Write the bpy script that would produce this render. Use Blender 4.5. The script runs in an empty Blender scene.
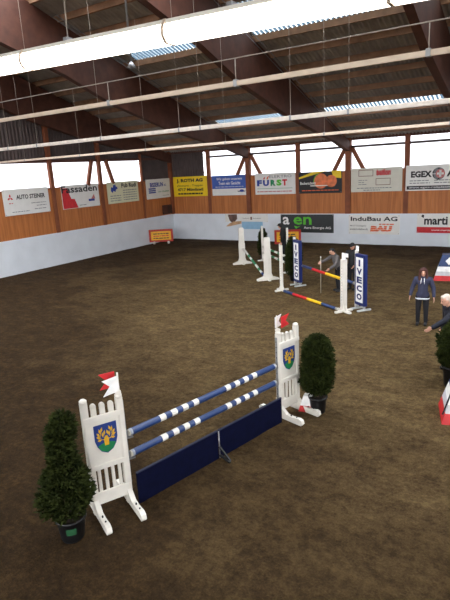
import bpy, bmesh, math, random
from mathutils import Vector, Matrix, noise
random.seed(7)
S = bpy.context.scene
C = S.collection
PI = math.pi

# ------------------------------------------------------------------ camera
PITCH, ROLL, YAW, FPX, CAMZ = 0.248733, -0.0558325, -0.5777197, 516.2328, 4.5
def basis():
    F = Vector((math.sin(YAW)*math.cos(PITCH), math.cos(YAW)*math.cos(PITCH), -math.sin(PITCH)))
    R = Vector((math.cos(YAW), -math.sin(YAW), 0)); U = R.cross(F)
    R2 = math.cos(ROLL)*R + math.sin(ROLL)*U
    U2 = -math.sin(ROLL)*R + math.cos(ROLL)*U
    return R2, U2, F
R2, U2, FW = basis()
cd = bpy.data.cameras.new('camera'); cam = bpy.data.objects.new('camera', cd); C.objects.link(cam)
M = Matrix((R2, U2, -FW)).transposed().to_4x4(); M.translation = (0, 0, CAMZ)
cam.matrix_world = M
cd.sensor_width = 36; cd.sensor_fit = 'AUTO'; cd.lens = FPX/600*36; cd.clip_start = 0.05; cd.clip_end = 300
S.camera = cam

# ------------------------------------------------------------------ light and exposure
SKY = 5.5
RW = 2.9  # half width of the added ridge light strip
w = bpy.data.worlds.new('overcast_sky'); S.world = w; w.use_nodes = True
bg = w.node_tree.nodes['Background']; bg.inputs[0].default_value = (0.98, 0.98, 1.0, 1); bg.inputs[1].default_value = SKY
wt = w.node_tree; tcw = wt.nodes.new('ShaderNodeTexCoord'); sx = wt.nodes.new('ShaderNodeSeparateXYZ'); wt.links.new(tcw.outputs['Generated'], sx.inputs[0])
wr_ = wt.nodes.new('ShaderNodeMapRange'); wr_.inputs[1].default_value = -.14; wr_.inputs[2].default_value = -.05; wt.links.new(sx.outputs['Z'], wr_.inputs[0])
wm = wt.nodes.new('ShaderNodeMix'); wm.data_type = 'RGBA'; wm.inputs[6].default_value = (.17, .16, .14, 1); wm.inputs[7].default_value = (0.98, 0.98, 1.0, 1)
wt.links.new(wr_.outputs[0], wm.inputs[0]); wt.links.new(wm.outputs[2], bg.inputs[0])     # pale overcast sky over dull ground
S.view_settings.view_transform = 'Standard'; S.view_settings.look = 'None'
S.view_settings.gamma = 1; S.view_settings.use_curve_mapping = False
S.view_settings.exposure = 0.98
LAMP = 3.0
D, XL, XR, YS = 28.29, -22.29, 15.6, -8.0          # back wall, gable wall, far gable, near wall
KICK, SILL, WTOP = 1.69, 3.98, 5.62
RIDGE = (D+YS)/2
def roof_z(y): return 5.75 + 0.33*(min(D, max(YS, y)) and ((D-y) if y > RIDGE else (y-YS)))
def portal(loc, rot, sx, sy):
    l = bpy.data.lights.new('daylight_portal', 'AREA'); l.shape = 'RECTANGLE'; l.size = sx; l.size_y = sy
    l.cycles.is_portal = True
    o = bpy.data.objects.new('daylight_portal', l); C.objects.link(o); o.location = loc; o.rotation_euler = rot
portal(((XL+XR)/2, D+.3, 4.8), (-PI/2, 0, 0), XR-XL, 1.7)
portal(((XL+XR)/2, YS-.3, 3.65), (PI/2, 0, 0), XR-XL, 4.1)      # unseen side behind the camera, left open to let in more light
portal((XL-.3, 10.2, 4.7), (0, -PI/2, 0), 1.5, 34)
portal((XR+.3, 10.2, 4.7), (0, PI/2, 0), 1.5, 36)
SL = math.atan(.33)
for yy, ll in ((17.2, 2.1), (24.75, 1.0), (2*RIDGE-17.2, 2.1), (2*RIDGE-24.75, 1.0)):
    portal(((XL+XR)/2, yy, roof_z(yy)+.2), (-SL if yy > RIDGE else SL, 0, 0), XR-XL-1, ll)
portal(((XL+XR)/2, RIDGE, 11.9), (0, 0, 0), XR-XL, 2*RW)          # added ridge skylight out of view, lights the floor

# ------------------------------------------------------------------ materials
MATS = {}
def mat(name, col, rough=.6, var=.12, scale=8, metal=0, bump=0, bscale=40, emit=None, coords='Object'):
    if name in MATS: return MATS[name]
    m = bpy.data.materials.new(name); m.use_nodes = True
    nt = m.node_tree; b = nt.nodes['Principled BSDF']
    tc = nt.nodes.new('ShaderNodeTexCoord'); n = nt.nodes.new('ShaderNodeTexNoise'); n.inputs['Scale'].default_value = scale
    n.inputs['Detail'].default_value = 4
    nt.links.new(tc.outputs[coords], n.inputs['Vector'])
    r = nt.nodes.new('ShaderNodeValToRGB')
    r.color_ramp.elements[0].position = .3; r.color_ramp.elements[1].position = .7
    r.color_ramp.elements[0].color = (*[c*(1-var) for c in col], 1); r.color_ramp.elements[1].color = (*[min(1, c*(1+var)) for c in col], 1)
    nt.links.new(n.outputs['Fac'], r.inputs['Fac']); nt.links.new(r.outputs['Color'], b.inputs['Base Color'])
    b.inputs['Roughness'].default_value = rough; b.inputs['Metallic'].default_value = metal
    if bump:
        n2 = nt.nodes.new('ShaderNodeTexNoise'); n2.inputs['Scale'].default_value = bscale; nt.links.new(tc.outputs[coords], n2.inputs['Vector'])
        bp = nt.nodes.new('ShaderNodeBump'); bp.inputs['Strength'].default_value = bump; bp.inputs['Distance'].default_value = .02
        nt.links.new(n2.outputs['Fac'], bp.inputs['Height']); nt.links.new(bp.outputs['Normal'], b.inputs['Normal'])
    if emit:
        b.inputs['Emission Color'].default_value = (*emit[0], 1); b.inputs['Emission Strength'].default_value = emit[1]
    MATS[name] = m
    return m
def srgb(r, g, b):
    f = lambda c: (c/255/12.92) if c/255 <= .04045 else ((c/255+.055)/1.055)**2.4
    return (f(r), f(g), f(b))
def P(name, r, g, b, **k): return mat(name, srgb(r, g, b), **k)

WHITE = P('white_paint', 226, 222, 212, rough=.45, var=.05, scale=6)
BLUE = P('blue_paint', 28, 54, 102, rough=.4)
NAVY = P('navy_paint', 8, 12, 38, rough=.8, var=.2)
RED = P('red_paint', 196, 34, 38, rough=.5)
YELLOW = P('yellow_paint', 236, 190, 30, rough=.5)
GREEN = P('green_paint', 20, 120, 70, rough=.5)
BLACK = P('black_metal', 18, 18, 20, rough=.5)
GALV = P('galvanised_steel', 150, 152, 155, rough=.4, metal=.7)
VW = P('banner_white', 232, 232, 228, rough=.5, var=.04, scale=3)
VCREAM = P('banner_cream', 222, 220, 186, rough=.5, var=.05, scale=3)
VYEL = P('banner_yellow', 240, 205, 20, rough=.5, var=.05, scale=3)
VBLUE = P('banner_blue', 58, 92, 178, rough=.5, var=.05, scale=3)
VBLACK = P('banner_black', 24, 24, 26, rough=.5, var=.1, scale=3)
VANTH = P('banner_anthracite', 44, 50, 52, rough=.5, var=.1, scale=3)
VSKY = P('banner_sky_blue', 150, 195, 225, rough=.5, var=.08, scale=3)
INK = P('ink_black', 22, 22, 26, rough=.6)
INKG = P('ink_grey', 120, 122, 126, rough=.6)
INKW = P('ink_white', 240, 240, 238, rough=.6)
INKR = P('ink_red', 205, 40, 48, rough=.6)
INKB = P('ink_blue', 34, 62, 150, rough=.6)
INKGR = P('ink_green', 90, 190, 50, rough=.6)
INKT = P('ink_teal', 30, 140, 90, rough=.6)
INKO = P('ink_orange', 228, 104, 52, rough=.6)
INKBR = P('ink_brown', 130, 100, 84, rough=.6)
INKRB = P('ink_dusty_red', 196, 120, 118, rough=.6)
GOLD = P('gold_paint', 214, 168, 36, rough=.5)
BEAM = P('glulam_timber', 84, 50, 38, rough=.7, var=.25, scale=3)
PURL = P('purlin_timber', 140, 106, 80, rough=.75, var=.25, scale=3)
POST = P('post_timber', 128, 72, 44, rough=.7, var=.2, scale=3)
CLAD = P('gable_cladding', 74, 62, 60, rough=.7, var=.2, scale=2)
ROOFM = P('roof_sheet', 158, 152, 146, rough=.6, var=.2, scale=2)
RAILM = P('lamp_housing', 214, 196, 176, rough=.5, var=.08)
WIREM = P('wire_steel', 170, 160, 150, rough=.4, metal=.3)
POTM = P('pot_plastic', 16, 17, 19, rough=.45)

NAVY.node_tree.nodes['Principled BSDF'].inputs['Specular IOR Level'].default_value = .08
def wood_mat(name, c1, c2):
    m = bpy.data.materials.new(name); m.use_nodes = True; nt = m.node_tree; b = nt.nodes['Principled BSDF']
    tc = nt.nodes.new('ShaderNodeTexCoord'); mp = nt.nodes.new('ShaderNodeMapping'); mp.inputs['Scale'].default_value = (9, 9, .5)
    nt.links.new(tc.outputs['Object'], mp.inputs['Vector'])
    n = nt.nodes.new('ShaderNodeTexNoise'); n.inputs['Scale'].default_value = 1.2; n.inputs['Detail'].default_value = 6
    nt.links.new(mp.outputs[0], n.inputs['Vector'])
    r = nt.nodes.new('ShaderNodeValToRGB'); r.color_ramp.elements[0].position = .3; r.color_ramp.elements[1].position = .72
    r.color_ramp.elements[0].color = (*srgb(*c1), 1); r.color_ramp.elements[1].color = (*srgb(*c2), 1)
    nt.links.new(n.outputs['Fac'], r.inputs['Fac']); nt.links.new(r.outputs['Color'], b.inputs['Base Color'])
    b.inputs['Roughness'].default_value = .6
    bp = nt.nodes.new('ShaderNodeBump'); bp.inputs['Strength'].default_value = .15; nt.links.new(n.outputs['Fac'], bp.inputs['Height'])
    nt.links.new(bp.outputs['Normal'], b.inputs['Normal'])
    return m
WOOD = wood_mat('wall_boards', (160, 92, 44), (200, 126, 66))
KICKM = mat('kickboard_white', srgb(226, 233, 240), .55, .05, 1.2, bump=.25, bscale=1.5)

def sand_mat():
    m = bpy.data.materials.new('riding_sand'); m.use_nodes = True; nt = m.node_tree; b = nt.nodes['Principled BSDF']
    L = nt.links.new
    tc = nt.nodes.new('ShaderNodeTexCoord')
    def nz(scale, detail=5, rough=.6, stretch=(1, 1, 1)):
        mp = nt.nodes.new('ShaderNodeMapping'); mp.inputs['Scale'].default_value = stretch; L(tc.outputs['Object'], mp.inputs['Vector'])
        n = nt.nodes.new('ShaderNodeTexNoise'); n.inputs['Scale'].default_value = scale; n.inputs['Detail'].default_value = detail
        n.inputs['Roughness'].default_value = rough; L(mp.outputs[0], n.inputs['Vector']); return n
    big = nz(.35, 4); mid = nz(1.7, 7, .7, (1, 1.4, 1)); fine = nz(9, 6, .75); grain = nz(38, 4, .75)
    def mth(op, a, bb):
        x = nt.nodes.new('ShaderNodeMath'); x.operation = op
        for k, q in enumerate((a, bb)):
            if isinstance(q, (int, float)): x.inputs[k].default_value = q
            else: L(q, x.inputs[k])
        return x.outputs[0]
    def mix(a, bb, f):
        x = nt.nodes.new('ShaderNodeMix'); x.data_type = 'FLOAT'; x.inputs[0].default_value = f
        L(a, x.inputs[2]); L(bb, x.inputs[3]); return x.outputs[0]
    # dry patch mid-arena, with shade painted into the sand colour round it
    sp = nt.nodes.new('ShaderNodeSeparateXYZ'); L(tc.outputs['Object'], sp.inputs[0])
    dx = mth('DIVIDE', mth('ADD', mth('SUBTRACT', sp.outputs[0], DRY_SHADE_X), mth('MULTIPLY', mth('SUBTRACT', sp.outputs[1], DRY_SHADE_Y), .6)), DRY_SHADE_A); dy = mth('DIVIDE', mth('SUBTRACT', sp.outputs[1], DRY_SHADE_Y), DRY_SHADE_B)
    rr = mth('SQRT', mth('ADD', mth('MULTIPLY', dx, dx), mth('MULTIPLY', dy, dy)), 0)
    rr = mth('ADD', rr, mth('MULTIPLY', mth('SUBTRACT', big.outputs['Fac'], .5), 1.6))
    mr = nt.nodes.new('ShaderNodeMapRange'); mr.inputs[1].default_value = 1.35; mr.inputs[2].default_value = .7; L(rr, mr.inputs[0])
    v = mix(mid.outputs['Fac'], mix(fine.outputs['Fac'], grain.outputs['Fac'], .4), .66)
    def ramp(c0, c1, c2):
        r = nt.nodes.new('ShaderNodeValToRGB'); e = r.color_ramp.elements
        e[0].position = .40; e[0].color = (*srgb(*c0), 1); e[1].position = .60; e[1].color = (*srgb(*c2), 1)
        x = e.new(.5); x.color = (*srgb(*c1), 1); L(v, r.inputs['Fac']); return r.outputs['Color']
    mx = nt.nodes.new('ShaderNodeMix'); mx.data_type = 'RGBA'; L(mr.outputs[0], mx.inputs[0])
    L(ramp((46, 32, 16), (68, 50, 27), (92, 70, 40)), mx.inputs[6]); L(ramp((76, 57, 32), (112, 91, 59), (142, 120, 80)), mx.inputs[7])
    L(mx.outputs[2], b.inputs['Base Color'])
    b.inputs['Roughness'].default_value = .95; b.inputs['Specular IOR Level'].default_value = .15
    h = mix(mid.outputs['Fac'], fine.outputs['Fac'], .5)
    bp = nt.nodes.new('ShaderNodeBump'); bp.inputs['Strength'].default_value = 1.0; bp.inputs['Distance'].default_value = .42
    L(h, bp.inputs['Height']); L(bp.outputs['Normal'], b.inputs['Normal'])
    return m
DRY_SHADE_X, DRY_SHADE_Y, DRY_SHADE_A, DRY_SHADE_B = -6.0, 16.0, 9.0, 9.5
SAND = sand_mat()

def pane_mat(name, col, transp, gloss=.06, transl=0):
    m = bpy.data.materials.new(name); m.use_nodes = True; nt = m.node_tree; nt.nodes.clear(); L = nt.links.new
    o = nt.nodes.new('ShaderNodeOutputMaterial'); t = nt.nodes.new('ShaderNodeBsdfTransparent'); t.inputs[0].default_value = (*col, 1)
    g = nt.nodes.new('ShaderNodeBsdfGlossy') if not transl else nt.nodes.new('ShaderNodeBsdfTranslucent')
    if transl: g.inputs[0].default_value = (*col, 1)
    else: g.inputs['Roughness'].default_value = .1
    mx = nt.nodes.new('ShaderNodeMixShader'); mx.inputs[0].default_value = 1-transp
    L(t.outputs[0], mx.inputs[1]); L(g.outputs[0], mx.inputs[2]); L(mx.outputs[0], o.inputs[0])
    return m
GLASS = pane_mat('window_glass', (.52, .525, .54), .95)
SKYL = pane_mat('fibreglass_sheet', (.095, .115, .125), .55, transl=1)
def ribs(m):
    nt = m.node_tree; tc = nt.nodes.new('ShaderNodeTexCoord'); wv = nt.nodes.new('ShaderNodeTexWave'); wv.inputs['Scale'].default_value = 1.785; wv.inputs['Distortion'].default_value = .6
    nt.links.new(tc.outputs['Object'], wv.inputs['Vector']); r = nt.nodes.new('ShaderNodeValToRGB')
    r.color_ramp.elements[0].color = (.02, .032, .044, 1); r.color_ramp.elements[0].position = .25; r.color_ramp.elements[1].color = (.24, .275, .29, 1); r.color_ramp.elements[1].position = .7
    nt.links.new(wv.outputs['Fac'], r.inputs['Fac'])
    for n in nt.nodes:
        if n.type in ('BSDF_TRANSPARENT', 'BSDF_TRANSLUCENT'): nt.links.new(r.outputs['Color'], n.inputs[0])
ribs(SKYL)
ADDRIDGE = pane_mat('added_ridge_sheet', (.9, .93, .95), .85)

# ------------------------------------------------------------------ mesh helpers
class MB:
    def __init__(s): s.bm = bmesh.new(); s.mats = []
    def mi(s, m):
        if m not in s.mats: s.mats.append(m)
        return s.mats.index(m)
    def _fin(s, verts, m, smooth=False):
        i = s.mi(m)
        fs = set(f for v in verts for f in v.link_faces)
        for f in fs: f.material_index = i; f.smooth = smooth
        return verts
    def box(s, x0, x1, y0, y1, z0, z1, m, bev=0, rot=None):
        r = bmesh.ops.create_cube(s.bm, size=1); vs = r['verts']
        for v in vs:
            v.co = Vector(((x0+x1)/2+v.co.x*(x1-x0), (y0+y1)/2+v.co.y*(y1-y0), (z0+z1)/2+v.co.z*(z1-z0)))
        if bev:
            es = list(set(e for v in vs for e in v.link_edges))
            b = bmesh.ops.bevel(s.bm, geom=es, offset=bev, segments=2, affect='EDGES', clamp_overlap=True)
            vs = list(set(v for f in b['faces'] for v in f.verts) | set(v for v in vs if v.is_valid))
        if rot is not None:
            for v in vs: v.co = rot @ v.co
        return s._fin(vs, m)
    def bar(s, a, b, wx, wy, m, up=(0, 0, 1)):
        """square bar from a to b, wx wide sideways and wy deep"""
        a = Vector(a); b = Vector(b); d = (b-a).normalized(); u = Vector(up)
        if abs(d.dot(u)) > .98: u = Vector((1, 0, 0))
        sd = d.cross(u).normalized(); u = sd.cross(d).normalized()
        vs = []
        for p in (a, b):
            for i, j in ((-1, -1), (1, -1), (1, 1), (-1, 1)):
                vs.append(s.bm.verts.new(p+sd*i*wx/2+u*j*wy/2))
        for q in ((0, 1, 2, 3), (7, 6, 5, 4), (0, 4, 5, 1), (1, 5, 6, 2), (2, 6, 7, 3), (3, 7, 4, 0)):
            s.bm.faces.new([vs[k] for k in q])
        return s._fin(vs, m)
    def tube(s, pts, r, m, n=12, cap=True, smooth=True, radii=None, mats=None):
        """tube along points; mats gives a material for every segment"""
        pts = [Vector(p) for p in pts]; rings = []
        for k, p in enumerate(pts):
            d = (pts[min(k+1, len(pts)-1)]-pts[max(k-1, 0)]).normalized()
            u = Vector((0, 0, 1)) if abs(d.z) < .95 else Vector((1, 0, 0))
            a = d.cross(u).normalized(); b = a.cross(d).normalized()
            rr = radii[k] if radii else r
            rings.append([s.bm.verts.new(p+a*math.cos(t*2*PI/n)*rr+b*math.sin(t*2*PI/n)*rr) for t in range(n)])
        for k in range(len(rings)-1):
            i = s.mi(mats[k] if mats else m)
            for t in range(n):
                f = s.bm.faces.new((rings[k][t], rings[k][(t+1) % n], rings[k+1][(t+1) % n], rings[k+1][t])); f.material_index = i; f.smooth = smooth
        if cap:
            f = s.bm.faces.new(rings[0][::-1]); f.material_index = s.mi(mats[0] if mats else m)
            f = s.bm.faces.new(rings[-1]); f.material_index = s.mi(mats[-1] if mats else m)
    def lathe(s, prof, m, n=24, c=(0, 0), smooth=True):
        rings = [[s.bm.verts.new((c[0]+r*math.cos(2*PI*t/n), c[1]+r*math.sin(2*PI*t/n), z)) for t in range(n)] for r, z in prof]
        i = s.mi(m)
        for k in range(len(rings)-1):
            for t in range(n):
                f = s.bm.faces.new((rings[k][t], rings[k][(t+1) % n], rings[k+1][(t+1) % n], rings[k+1][t])); f.material_index = i; f.smooth = smooth
        for rg in (rings[0][::-1], rings[-1]):
            f = s.bm.faces.new(rg); f.material_index = i
    def prism(s, pts, axis, t0, t1, m):
        """polygon pts (2-D) extruded along an axis: 'x' -> pts are (y,z); 'y' -> (x,z); 'z' -> (x,y)"""
        def mk(p, t): return {'x': (t, p[0], p[1]), 'y': (p[0], t, p[1]), 'z': (p[0], p[1], t)}[axis]
        A = [s.bm.verts.new(mk(p, t0)) for p in pts]; B = [s.bm.verts.new(mk(p, t1)) for p in pts]; i = s.mi(m); n = len(pts)
        fs = [s.bm.faces.new(A[::-1]), s.bm.faces.new(B)]
        for k in range(n): fs.append(s.bm.faces.new((A[k], A[(k+1) % n], B[(k+1) % n], B[k])))
        for f in fs: f.material_index = i
    def ball(s, c, r, m, sub=2, sc=(1, 1, 1)):
        q = bmesh.ops.create_icosphere(s.bm, subdivisions=sub, radius=1)
        for v in q['verts']: v.co = Vector((c[0]+v.co.x*r*sc[0], c[1]+v.co.y*r*sc[1], c[2]+v.co.z*r*sc[2]))
        return s._fin(q['verts'], m, True)
    def build(s, name, parent=None, normals=True):
        if normals: bmesh.ops.recalc_face_normals(s.bm, faces=s.bm.faces[:])
        me = bpy.data.meshes.new(name); s.bm.to_mesh(me); s.bm.free()
        for m in s.mats: me.materials.append(m)
        o = bpy.data.objects.new(name, me); C.objects.link(o)
        if parent: o.parent = parent
        return o
def tag(o, label, cat, group=None, kind=None):
    o['label'] = label; o['category'] = cat
    if group: o['group'] = group
    if kind: o['kind'] = kind
    return o
def thing(name, label, cat, loc=(0, 0, 0), rz=0, group=None):
    o = bpy.data.objects.new(name, None); C.objects.link(o); o.location = loc; o.rotation_euler = (0, 0, rz); o.empty_display_size = .2
    return tag(o, label, cat, group)
def struct(mb, name, parent=None):
    o = mb.build(name, parent); o['kind'] = 'structure'
    return o
def text_mesh(mb, txt, x0, x1, z0, z1, y, m, bold=0.0, shear=0.0):
    """lettering stretched into the box x0..x1, z0..z1 on a face that looks towards -y"""
    c = bpy.data.curves.new('lettering', 'FONT'); c.body = txt; c.size = 1; c.offset = bold; c.shear = shear; c.resolution_u = 2
    o = bpy.data.objects.new('lettering', c); C.objects.link(o)
    dg = bpy.context.evaluated_depsgraph_get(); me = bpy.data.meshes.new_from_object(o.evaluated_get(dg))
    xs = [v.co.x for v in me.vertices]; ys = [v.co.y for v in me.vertices]
    if xs:
        ax, bx, ay, by = min(xs), max(xs), min(ys), max(ys); i = mb.mi(m)
        vs = [mb.bm.verts.new((x0+(v.co.x-ax)/(bx-ax)*(x1-x0), y, z0+(v.co.y-ay)/(by-ay)*(z1-z0))) for v in me.vertices]
        for p in me.polygons:
            try: f = mb.bm.faces.new([vs[k] for k in p.vertices]); f.material_index = i
            except ValueError: pass
    bpy.data.objects.remove(o); bpy.data.curves.remove(c); bpy.data.meshes.remove(me)

# ------------------------------------------------------------------ the hall: floor, walls, roof
def build_floor():
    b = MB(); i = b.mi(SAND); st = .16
    nx = int((XR-XL)/st); ny = int((D-YS)/st); g = []
    for iy in range(ny+1):
        row = []
        for ix in range(nx+1):
            x = XL+(XR-XL)*ix/nx; y = YS+(D-YS)*iy/ny
            z = .014*noise.noise((x*1.1, y*1.1, 0))+.010*noise.noise((x*3.1, y*3.1, 4))-.004
            row.append(b.bm.verts.new((x, y, z)))
        g.append(row)
    for iy in range(ny):
        for ix in range(nx):
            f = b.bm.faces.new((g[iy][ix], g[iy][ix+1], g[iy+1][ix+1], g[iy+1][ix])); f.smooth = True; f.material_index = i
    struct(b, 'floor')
build_floor()
def wall_run(name, horizontal, pos, sgn, a0, a1, boards=True):
    """boarded wall with a white kickboard; pos is the inner face, sgn the outward side"""
    b = MB(); t = .12
    def bx(u0, u1, d0, d1, z0, z1, m):
        e0, e1 = sorted((pos+sgn*d0, pos+sgn*d1))
        if horizontal: b.box(u0, u1, e0, e1, z0, z1, m)
        else: b.box(e0, e1, u0, u1, z0, z1, m)
    n = max(1, round((a1-a0)/1.05)); wd = (a1-a0)/n
    for k in range(n) if boards else ():
        bx(a0+k*wd+.004, a0+(k+1)*wd-.004, .03, t, KICK-.05, SILL, WOOD)
    bx(a0, a1, .06, t+.05, KICK-.05 if boards else 0, SILL-.02 if boards else KICK-.02, POST)
    o = struct(b, name)
    k = MB(); e0, e1 = sorted((pos-sgn*.0, pos+sgn*.1))
    if horizontal: k.box(a0, a1, e0, e1, -.05, KICK, KICKM, .01)
    else: k.box(e0, e1, a0, a1, -.05, KICK, KICKM, .01)
    struct(k, name.replace('wall', 'baseboard'))
    if not boards: return o
    s_ = MB(); e0, e1 = sorted((pos-sgn*.02, pos+sgn*.16))
    if horizontal: s_.box(a0, a1, e0, e1, SILL, SILL+.05, POST)
    else: s_.box(e0, e1, a0, a1, SILL, SILL+.05, POST)
    struct(s_, 'trim_1')
    return o
wall_run('wall_back', True, D, 1, XL-.12, XR+.12)
wall_run('wall_left', False, XL, -1, YS-.12, D+.12)
wall_run('wall_near', True, YS, -1, XL-.12, XR+.12, False)  # unseen; boards and panes left out to admit more daylight
wall_run('wall_right', False, XR, 1, YS-.12, D+.12)

# bays of the long walls and of the gables
MAINX = [-22.29, -16.25, -9.92, -3.62, 2.68, 8.98, 15.6]
MIDX = [-19.2, -12.93, -6.8, -.47, 5.83, 12.3]
def uprights(y, sg):
    for x in MAINX[1:-1]:
        b = MB(); y0, y1 = sorted((y-sg*.08, y+sg*.2)); b.box(x-.15, x+.15, y0, y1, KICK, 5.75, POST, .012); struct(b, 'column')
        for s_ in (-1, 1):
            b = MB(); b.bar((x+s_*.16, y+sg*.1, 5.28), (x+s_*.86, y+sg*.1, SILL+.03), .2, .14, POST, (0, 1, 0)); struct(b, 'trim_2')
    for x in MIDX:
        b = MB(); y0, y1 = sorted((y+sg*.0, y+sg*.18)); b.box(x-.125, x+.125, y0, y1, KICK, WTOP+.1, POST, .01); struct(b, 'column')
uprights(D, 1); uprights(YS, -1)
# eave fascia, bar across the glazing and panes of the long walls
nwin = 0
def pane(x0, x1, y0, y1, z0, z1):
    global nwin
    nwin += 1
    b = MB(); b.box(x0, x1, y0, y1, z0, z1, GLASS); struct(b, 'window_%d' % nwin)
for y, sg in ((D, 1), (YS, -1)):
    b = MB(); y0, y1 = sorted((y+sg*.02, y+sg*.2)); b.box(XL, XR, y0, y1, WTOP, 6.0, BEAM); struct(b, 'trim_3')
    b = MB(); y0, y1 = sorted((y+sg*.03, y+sg*.1)); b.box(XL+3, XR, y0, y1, 5.22, 5.34, CLAD); struct(b, 'trim_4')
    xs = sorted(MAINX+MIDX)
    for a, c in (zip(xs[1:-1], xs[2:]) if y == D else ()):
        y0, y1 = sorted((y+sg*.12, y+sg*.13)); pane(a+.1, c-.1, y0, y1, SILL+.05, WTOP)
pane(-19.56, -19.3, D+.12, D+.13, SILL+.05, WTOP)
GY = [-8.0, -5.0, -1.9, 2.2, 6.3, 10.0, 14.7, 18.4, 21.85, 25.4]
def ribbed(b, ax, pos, sg, a0, a1, z0, z1f, m, step=.2):
    """ribbed cladding sheet; z1f gives the top edge along the run"""
    i = b.mi(m); a = a0; pv = None
    offs = (0, 0, .05, .05); k = 0
    pts = []
    while a < a1-1e-6:
        pts.append((a, offs[k % 4])); a += step/4; k += 1
    pts.append((a1, 0))
    for (u, o) in pts:
        p = pos+sg*(.1+o)
        q = ((u, p) if ax == 'x' else (p, u))
        cur = (b.bm.verts.new((*q, z0)), b.bm.verts.new((*q, z1f(u))))
        if pv:
            f = b.bm.faces.new((pv[0], cur[0], cur[1], pv[1])); f.material_index = i
        pv = cur
b = MB(); ribbed(b, 'x', D, 1, XL, -19.58, SILL, lambda u: WTOP+.2, CLAD); struct(b, 'wall_back_cladding')
for X, sg in ((XL, -1),):
    b = MB(); ribbed(b, 'y', X, sg, YS, D, 5.33, lambda u: roof_z(u)+.1, CLAD); struct(b, 'wall_gable_cladding')
    if X == XL:
        b = MB(); ribbed(b, 'y', X, sg, 25.5, D, SILL, lambda u: 5.4, CLAD); struct(b, 'wall_gable_cladding')
    b = MB(); x0, x1 = sorted((X+sg*.02, X+sg*.18)); b.box(x0, x1, YS, D, 5.28, 5.42, BEAM); struct(b, 'trim_5')
    for a, c in zip(GY[:-1], GY[1:]):
        x0, x1 = sorted((X+sg*.12, X+sg*.13)); pane(x0, x1, a+.08, c-.08, SILL+.05, 5.3)
    for y in GY[1:]:
        w_ = .05 if y == 25.4 else .11
        b = MB(); x0, x1 = sorted((X-sg*.06, X+sg*.12)); b.box(x0, x1, y-w_, y+w_, KICK, roof_z(y)-.2, POST, .01); struct(b, 'column')
        if y in (21.85, 6.3):
            for s_ in (-1, 1):
                b = MB(); b.bar((X, y+s_*.55, 5.35), (X, y+s_*1.0, SILL+.03), .2, .14, POST, (1, 0, 0)); struct(b, 'trim_6')
b = MB(); ribbed(b, 'y', XR, 1, YS, D, 5.33, lambda u: roof_z(u)+.1, CLAD); struct(b, 'wall_right_cladding')
# corner post and the dark box in the corner
b = MB(); b.box(XL-.05, XL+.16, D-.16, D+.05, KICK, 5.9, POST, .01); struct(b, 'column')

# glulam rafters, one per frame and slope
prof = [(28.2, 5.06), (26.2, 5.52), (23.5, 5.98), (20.6, 6.50), (17.1, 7.35), (14.6, 8.25), (12.1, 8.95), (RIDGE, 9.45)]
for x in MAINX:
    for sl in (0, 1):
        top = [(RIDGE, roof_z(RIDGE)-.22), (28.2, roof_z(28.2)-.22)]
        pts = prof+top
        if sl: pts = [(2*RIDGE-a, z) for a, z in pts]
        b = MB(); xx = x+(.14 if x == XL else -.14 if x == XR else 0); b.prism(pts, 'x', xx-.13, xx+.13, BEAM); struct(b, 'roof_beam')
# purlins
for k in range(15):
    for sl in (0, 1):
        y = 27.32-k*1.16
        if sl: y = 2*RIDGE-y
        z = roof_z(y)
        b = MB(); b.box(XL, XR, y-.05, y+.05, z-.25, z-.03, PURL, .0); struct(b, 'roof_purlin')
# corrugated roof with fibreglass skylights
def corrug(b, x0, x1, y0, y1, m, lift=0):
    i = b.mi(m); per = .176; n = max(2, int(round((x1-x0)/(per/6)))); pr = None
    for k in range(n+1):
        x = x0+(x1-x0)*k/n; h = .03*math.sin(2*PI*x/per)+lift
        c = (b.bm.verts.new((x, y0, roof_z(y0)+h)), b.bm.verts.new((x, y1, roof_z(y1)+h)))
        if pr:
            f = b.bm.faces.new((pr[0], c[0], c[1], pr[1])); f.material_index = i; f.smooth = True
        pr = c
SKX = [(-15.5, -10.6), (-9.85, -4.35), (-3.2, 2.2), (3.1, 8.4), (9.4, 15)]
rows = [(RIDGE+RW, 16.25, 0), (16.25, 18.05, 1), (18.05, 24.35, 0), (24.35, 25.2, 2), (25.2, D+.35, 0)]
rb = MB()
for y0, y1, sk in rows:
    for mir in (0, 1):
        ya, yb = (y0, y1) if not mir else (2*RIDGE-y1, 2*RIDGE-y0)
        if not sk: corrug(rb, XL-.2, XR+.2, ya, yb, ROOFM); continue
        spans = SKX if sk == 1 else [(-15.9, -11.7), (-9.75, -4.4), (-3.2, 2.2), (3.1, 8.4), (9.4, 15)]
        e = XL-.2
        for a, c in spans:
            corrug(rb, e, a, ya, yb, ROOFM); e = c
            s_ = MB(); corrug(s_, a-.1, c+.1, ya-.05, yb+.05, SKYL, .012); struct(s_, 'skylight')
        corrug(rb, e, XR+.2, ya, yb, ROOFM)
struct(rb, 'ceiling')
for mir in (-1, 1):
    s_ = MB(); ya, yb = sorted((RIDGE, RIDGE+mir*RW)); corrug(s_, XL-.2, XR+.2, ya, yb, ADDRIDGE); struct(s_, 'skylight')  # clear strip along the ridge, added out of view for top light

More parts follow.
